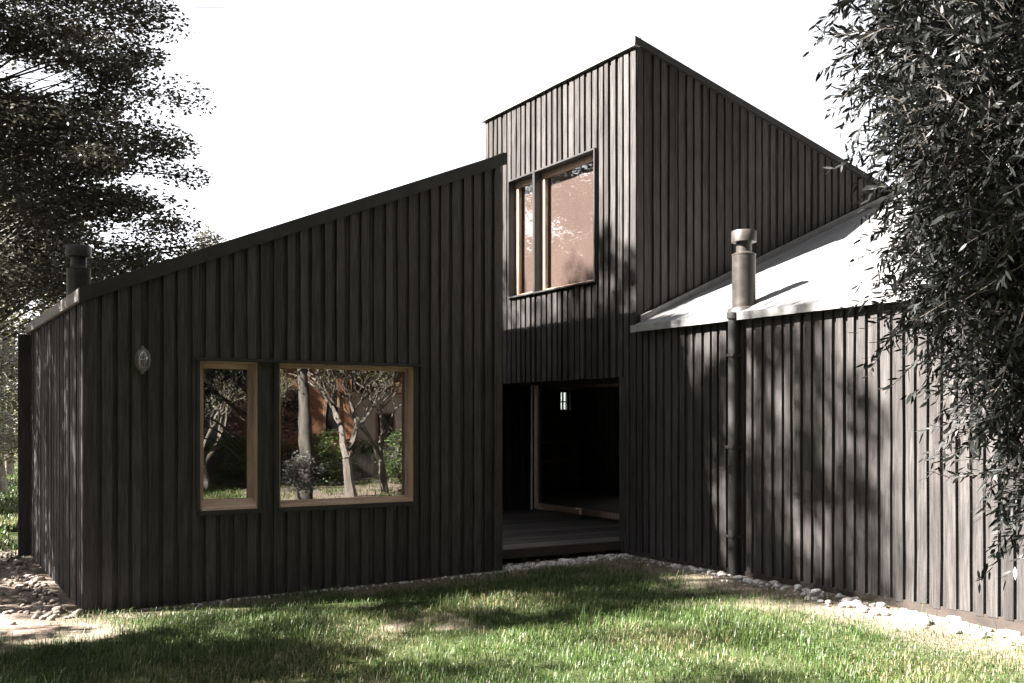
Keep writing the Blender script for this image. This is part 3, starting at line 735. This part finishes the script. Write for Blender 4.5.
# lighter bushy tree behind, seen low at the left edge
cl = crown_clumps(5, 120, 2.6, 1.0, 7.6, .7, .45, hollow=.2)
tree('broadleaf_tree', 'yellow-green broadleaf tree in the gap behind the left flue', 'tree', (.6,15.8,0), 8, .16, cl, np.array([150]*len(cl)), .11, .06, M['leaf2'], M['palebark'], 5, 'trees beyond the house')
cl = crown_clumps(6, 110, 2.8, .8, 7.0, .75, .5, hollow=.2)
tree('broadleaf_tree', 'yellow-green broadleaf tree at the left edge, furthest behind the side wall', 'tree', (-2.0,20.5,0), 8, .16, cl, np.array([140]*len(cl)), .12, .065, M['leaf2'], M['palebark'], 6, 'trees beyond the house')
cl = crown_clumps(8, 46, 1.3, 3.6, 6.9, .5, .3, hollow=.1, shape=lambda q: 1-.8*q)
tree('broadleaf_tree', 'tree whose tip just clears the sloping roof edge of the low wing', 'tree', (5.9,18.6,0), 7.0, .12, cl, np.array([120]*len(cl)), .10, .05, M['leaf'], M['bark'], 8, 'trees beyond the house')
for (x,y,h,sd_,lb) in [(-.3,12.6,6.4,61,'yellow-green broadleaf tree just behind the dark evergreen'),(1.5,24.0,8.5,62,'tall yellow-green broadleaf tree far behind the house at the left'),(-2.6,13.0,7.5,63,'yellow-green broadleaf tree mostly hidden at the left edge')]:
    cl = crown_clumps(sd_, 110, 2.3, .9, h-.4, .7, .42, hollow=.1)
    tree('broadleaf_tree', lb, 'tree', (x,y,0), h, .14, cl, np.array([190]*len(cl)), .10, .055, M['leaf2'], M['palebark'], sd_, 'trees beyond the house')
# silvery shrub by the far end of the side wall
cl = crown_clumps(9, 52, .80, 1.1, 3.0, .28, .2, hollow=.1)
tree('silver_shrub', 'silvery-leaved shrub at the left edge beside the far end of the side wall', 'shrub', (-.60,4.9,0), 3.0, .05, cl, np.array([120]*len(cl)), .075, .02, M['silver'], M['palebark'], 9)

# shade trees to the left of the view (sun side); they dapple lawn and walls
shade = [(-5.6,2.5,13.4,2.7,8.2,101,120), (-7.4,-1.4,9.5,2.1,5.0,102,46), (-5.0,4.8,13.8,2.7,2.0,103,400), (-9.8,4.6,15.0,3.1,10.0,104,95), (-6.2,.1,7.0,1.25,4.6,105,55), (-5.6,-4.7,13.5,2.3,6.4,106,75)]
lab = ['tall dark shade tree left of the lawn, nearest the gable corner','shorter dark shade tree left of the lawn, nearest the camera','dark shade tree left of the house, level with the side wall','tallest dark shade tree, furthest left of the house','smallest dark shade tree left of the lawn','dense dark shade tree left of the lawn, opposite the narrow-leaved tree']
for (x,y,h,rad,z0,sd_,n),lb in zip(shade,lab):
    cl = crown_clumps(sd_, n, rad, z0, h-.3, .50, .30, hollow=.05, shape=lambda q: 1-.5*q**2)
    tree('shade_tree', lb, 'tree', (x,y,0), h, .2, cl, np.array([120]*len(cl)), .13, .07, M['leaf'], M['bark'], sd_, 'shade trees on the sunny side', twigs=False)

def sky_block_tree(x, y, z0, sd_, lb):  # trees out of view, added so less sky light reaches the shaded walls
    cl = crown_clumps(sd_, 200, 3.7, z0, 14.6, .95, .6, hollow=.25, shape=lambda q: 1-.45*q**2)
    return tree('sky_block_tree', lb, 'tree', (x,y,0), 15, .24, cl, np.array([110]*len(cl)), .24, .13, M['leaf'], M['bark'], sd_, 'out-of-view trees added to block sky light', twigs=False)
bl_ = 'tall dark tree in the belt around the garden, out of view, added to block sky light'
low_ = sky_block_tree(0,-29,1.6,201,bl_); high_ = sky_block_tree(-4.5,-15.5,4.4,202,bl_)
lows = [(-6,-21),(5.5,-33),(10.5,-34),(15.5,-33),(20,-28),(22,-20),(23,-13),(25,-6),(17,-17),(-11,-14),(-20,8),(-2,-24),(21,-8),(18,-11.5),(-17,12),(27,-15),(-8,-28),(24,-25),(26,0),(-13,-19),(2,-35),(-14,1.5),(-14.5,7.5),(-15,-4)]
highs = [(12,-16),(14.5,-11.5),(-6.5,-13.5),(14.5,-7.6),(11,-12),(17,-22),(-14,-9)]
for i,(x,y) in enumerate(lows): dup(low_, (x,y,0), i*1.7, bl_, .74 if x < -13.5 else 1.2+.12*(i%4))
for i,(x,y) in enumerate(highs): dup(high_, (x,y,0), i*2.1, bl_, .9+.08*(i%3))
# narrow-leaved tree close on the right
def willow():
    r = np.random.default_rng(77)
    foot = np.array([4.15,-8.0,0.0])
    lobes = [(975,45,4.6,92),(1022,140,4.2,115),(938,90,4.9,50),(958,210,4.9,54),(1018,290,4.5,85),(1052,380,4.2,74),(1082,480,4.1,64),(1130,250,4.0,165),(1105,40,4.3,165),(1150,420,4.0,100),(1020,-90,4.4,165),(935,-40,4.8,64),(930,292,4.7,28),(900,45,4.7,28),(1015,60,5.4,115),(1010,225,5.4,82)]
    wts = [1.0,1.6,.42,.40,1.0,.75,.45,1.3,1.3,.6,1.0,.45,.10,.10,1.1,.9]
    tot = 5200; Vs=[]; Fs=[]; Ts=[]; o = 0; mb = MB(); limb_ends = []
    for (px,py,d,rp),wt in zip(lobes,wts):
        c = np.array(at_px(px,py,d)); rr = rp/F*d; limb_ends.append(c)
        for i in range(int(tot*wt/11)):
            g = r.normal(size=3); g /= np.linalg.norm(g); p = c+g*rr*r.random()**.5*np.array([1,1,1])
            out = p-c; dirn = out/ (np.linalg.norm(out)+1e-6)*.7 + r.normal(size=3)*.5 + np.array([0,0,-.15]); dirn /= np.linalg.norm(dirn)
            Lt = r.uniform(.16,.36); nl = int(Lt/.016)
            t = np.linspace(0,1,nl); bend = np.array([0,0,-.07])
            pts = p+np.outer(t*Lt,dirn)+np.outer(t**2,bend)
            if i % 2 == 0: mb.tube([pts[0]-dirn*.12, pts[nl//2], pts[-1]],[.0035,.0025,.0012],4)
            ax = np.gradient(pts,axis=0); ax /= np.linalg.norm(ax,axis=1,keepdims=True)
            sd2 = r.normal(size=(nl,3)); sd2 = np.cross(sd2,ax); sd2 /= np.linalg.norm(sd2,axis=1,keepdims=True)
            la = ax*.75+sd2*.66+np.array([0,0,-.12]); la /= np.linalg.norm(la,axis=1,keepdims=True)
            lb_ = np.cross(la, r.normal(size=(nl,3))+np.array([0,0,1.2])); lb_ /= np.linalg.norm(lb_,axis=1,keepdims=True)
            ln = r.uniform(.034,.066,nl)[:,None]; wd = ln*r.uniform(.19,.27,nl)[:,None]; nn = np.cross(la,lb_)
            P = np.stack([pts, pts+la*ln*.3+lb_*wd*.5-nn*wd*.12, pts+la*ln*.68+lb_*wd*.42-nn*(wd*.12+ln*.03), pts+la*ln-nn*ln*.10,
                          pts+la*ln*.68-lb_*wd*.42-nn*(wd*.12+ln*.03), pts+la*ln*.3-lb_*wd*.5-nn*wd*.12],1)
            q = np.arange(nl)[:,None]*6+o
            Fs.append(np.concatenate([q+np.array([[0,1,2,3]]), q+np.array([[0,3,4,5]])],0)); tt = r.random(nl); Ts.append(np.concatenate([tt,tt]))
            Vs.append(P.reshape(-1,3)); o += nl*6
    root = thing('narrow_leaved_tree', 'dark tree with long narrow leaves hanging close at the right edge', 'tree', tuple(foot))
    V = np.concatenate(Vs)-foot
    link('crown', fast_mesh('crown', V, np.concatenate(Fs), np.concatenate(Ts)), M['willow'], root)
    tm = MB(); top = np.array(at_px(1080,-220,4.6))-foot
    tp = [np.array([0,0,-.15]), np.array([.02,.03,1.2]), np.array([-.03,.05,2.3]), top*.75+np.array([0,0,.2]), top]
    tm.tube(tp,[.13,.10,.085,.06,.02],10); tk = tm.build('trunk', M['bark'], root, smooth=True)
    bm_ = MB()
    for e in limb_ends:
        e = Vector(e-foot); s = Vector((0,.04,min(max(e.z-.7,.9),2.6))); m_ = s.lerp(e,.55)+Vector((0,0,.15)); bm_.tube([s,m_,e],[.03,.018,.006],6)
    tw = mb; tw.v = [tuple(np.array(v)-foot) for v in tw.v]
    bm_.v_off = 0
    bm_.add(tw.v, tw.f)
    bm_.build('limb', M['bark'], tk)
willow()

# ------------------------------------------------------------------ the garden behind the camera (seen mirrored in the windows)
cl = crown_clumps(21, 70, 2.6, 3.4, 8.5, .7, .4)
tree('garden_tree', 'big dark-trunked tree on the lawn opposite the wide window', 'tree', (6.0,-10.6,0), 8.8, .15, cl, np.array([110]*len(cl)), .12, .06, M['leaf'], M['bark'], 21, 'garden trees')
def bare_tree(loc, label, h, seed, tr=.10):
    r = random.Random(seed); root = thing('garden_tree', label, 'tree', loc, 0, 'garden trees')
    mb = MB(); ends = []
    def grow(p, d, ln, rad, lev):
        q = p+d*ln*.5+Vector((r.uniform(-.06,.06),r.uniform(-.06,.06),0)); e = p+d*ln
        mb.tube([p,q,e],[rad,rad*.85,rad*.68],7)
        if lev == 0: ends.append(e); return
        for i in range(r.choice([2,3,3])):
            nd = (d+Vector((r.gauss(0,.5),r.gauss(0,.5),r.uniform(-.05,.35)))).normalized(); grow(e, nd, ln*r.uniform(.72,1.0), rad*.62, lev-1)
    grow(Vector((0,0,-.1)), Vector((r.uniform(-.1,.1),r.uniform(-.1,.1),1)).normalized(), h*.15, tr, 5)
    tk = mb.build('trunk', M['greybark'], root, smooth=True)
    C = np.array([e[:] for e in ends]); S = np.full_like(C,.25); Q,Fq,t = leaf_cloud(C,S,np.array([8]*len(C)),.07,.04,.4,seed)
    link('crown', fast_mesh('crown',Q,Fq,t), M['leaf2'], root)
bare_tree((7.5,-11.6,0),'pale-barked sparse tree mirrored in the middle of the wide window',6.5,31,.14)
bare_tree((8.6,-12.2,0),'pale-barked sparse tree mirrored towards the right of the wide window',6.0,32,.09)
bare_tree((10.2,-13.5,0),'pale-barked sparse tree mirrored at the right end of the wide window',6.0,33,.10)
bare_tree((6.6,-15.0,0),'pale-barked sparse tree standing before the hedge, mirrored left in the wide window',5.0,35,.08)
bare_tree((4.9,-14.5,0),'pale-barked sparse tree mirrored in the narrow window',5.5,34,.09)
for (x,y,sd_,lb) in [(8.4,-15.6,44,'leafy green shrub before the fence, mirrored low in the middle of the wide window'),(10.4,-15.4,45,'leafy green shrub before the fence, mirrored low at the right of the wide window'),(6.0,-16.2,46,'leafy green shrub before the fence, mirrored low in the narrow window')]:
    cl = crown_clumps(sd_, 30, .75, .25, 1.35, .28, .22, hollow=.05)
    tree('garden_shrub', lb, 'shrub', (x,y,0), 1.3, .03, cl, np.array([80]*len(cl)), .08, .04, M['hedge'], M['bark'], sd_, 'shrubs before the fence')
cl = crown_clumps(41, 26, .45, .35, 1.0, .22, .16, hollow=.05)
tree('flowering_shrub','low whitish flowering shrub on the lawn mirrored in the wide window','shrub',(5.6,-9.5,0),1.0,.035,cl,np.array([70]*len(cl)),.06,.03,M['silver'],M['bark'],41)
cl = crown_clumps(42, 60, 1.3, .9, 3.6, .36, .26, hollow=.05)
tree('blossom_tree','small tree covered in pink blossom in front of the blue-grey shed','tree',(8.3,-20.6,0),3.7,.08,cl,np.array([70]*len(cl)),.10,.07,M['bloom'],M['bark'],42)
hd = thing('hedge','clipped green hedge beyond the boarded fence at the end of the garden','hedge',(11,-19.4,0))
r_ = random.Random(3)
cl = [(r_.uniform(-9,9), r_.uniform(-.4,.4), r_.uniform(.25,1.1), .5,.35,.28) for i in range(150)]
C = np.array([c[:3] for c in cl]); S = np.array([c[3:] for c in cl]); Q,Fq,t = leaf_cloud(C,S,np.array([150]*150),.09,.05,.5,43)
link('foliage', fast_mesh('foliage',Q,Fq,t), M['hedge'], hd)
st = MB()
for i in range(18): st.tube([(-8.6+i,0,-.1),(-8.6+i+.1,.05,.5),(-8.5+i,0,.95)],[.03,.022,.01],6)
st.build('stem', M['bark'], hd)
fn = thing('fence','low dark boarded fence across the end of the garden','fence',(11,-17.2,0))
pn = MB(); x = -9
while x < 9:
    pn.box(x,x+.115,-.012,.012,.05,.78+r_.uniform(-.02,.02),r_.random()); x += .125
pn.box(-9,9,-.05,-.013,.2,.28); pn.box(-9,9,-.05,-.013,.6,.68); pn.build('board_panel', M['fence'], fn)
for i in range(10):
    ps = MB(); ps.box(-9+2*i-.05,-9+2*i+.05,-.15,-.051,-.2,.95); ps.build('post', M['fence'], fn)
def far_house(name, label, x0, x1, y, h, wallm, roofm, wins, rise):
    hs_ = thing(name, label, 'house', ((x0+x1)/2,y-2.5,0)); hw = (x1-x0)/2
    w = MB(); w.box(-hw,hw,-2.5,2.5,-.1,h); w.build('wall', wallm, hs_)
    rf = MB(); rf.add([(-hw-.3,-2.9,h+.003),(hw+.3,-2.9,h+.003),(hw+.3,2.9,h+.003),(-hw-.3,2.9,h+.003),(-hw-.3,0,h+rise),(hw+.3,0,h+rise)],[(0,3,2,1),(3,4,5,2),(0,1,5,4),(0,4,3),(1,2,5)]); rf.build('roof', roofm, hs_)
    for (a,b_,z0,z1) in wins:
        f = MB(); f.box(a-.07,b_+.07,2.502,2.55,z0-.07,z0); f.box(a-.07,b_+.07,2.502,2.55,z1,z1+.07); f.box(a-.07,a,2.502,2.55,z0,z1); f.box(b_,b_+.07,2.502,2.55,z0,z1)
        fw = f.build('window', M['wood'], hs_); g = MB(); g.box(a,b_,2.504,2.515,z0,z1); g.build('pane', M['trim'], fw)
far_house('timber_house','orange boarded house with a rusty roof beyond the hedge',9.2,12.6,-24,4.2,M['orangewall'],M['rust'],[(-.85,-.15,1.35,2.75),(.7,1.2,1.3,2.6)],1.6)
far_house('rendered_house','white rendered house with a rusty roof, right of the orange house in the reflection',13.3,18.5,-26,2.8,M['whitewall'],M['rust'],[(-1.4,-.8,.9,1.9)],1.7)
far_house('garden_shed','plain blue-grey shed behind the pink blossom tree',5.2,8.2,-25,3.6,M['greywall'],M['darkroof'],[],.7)
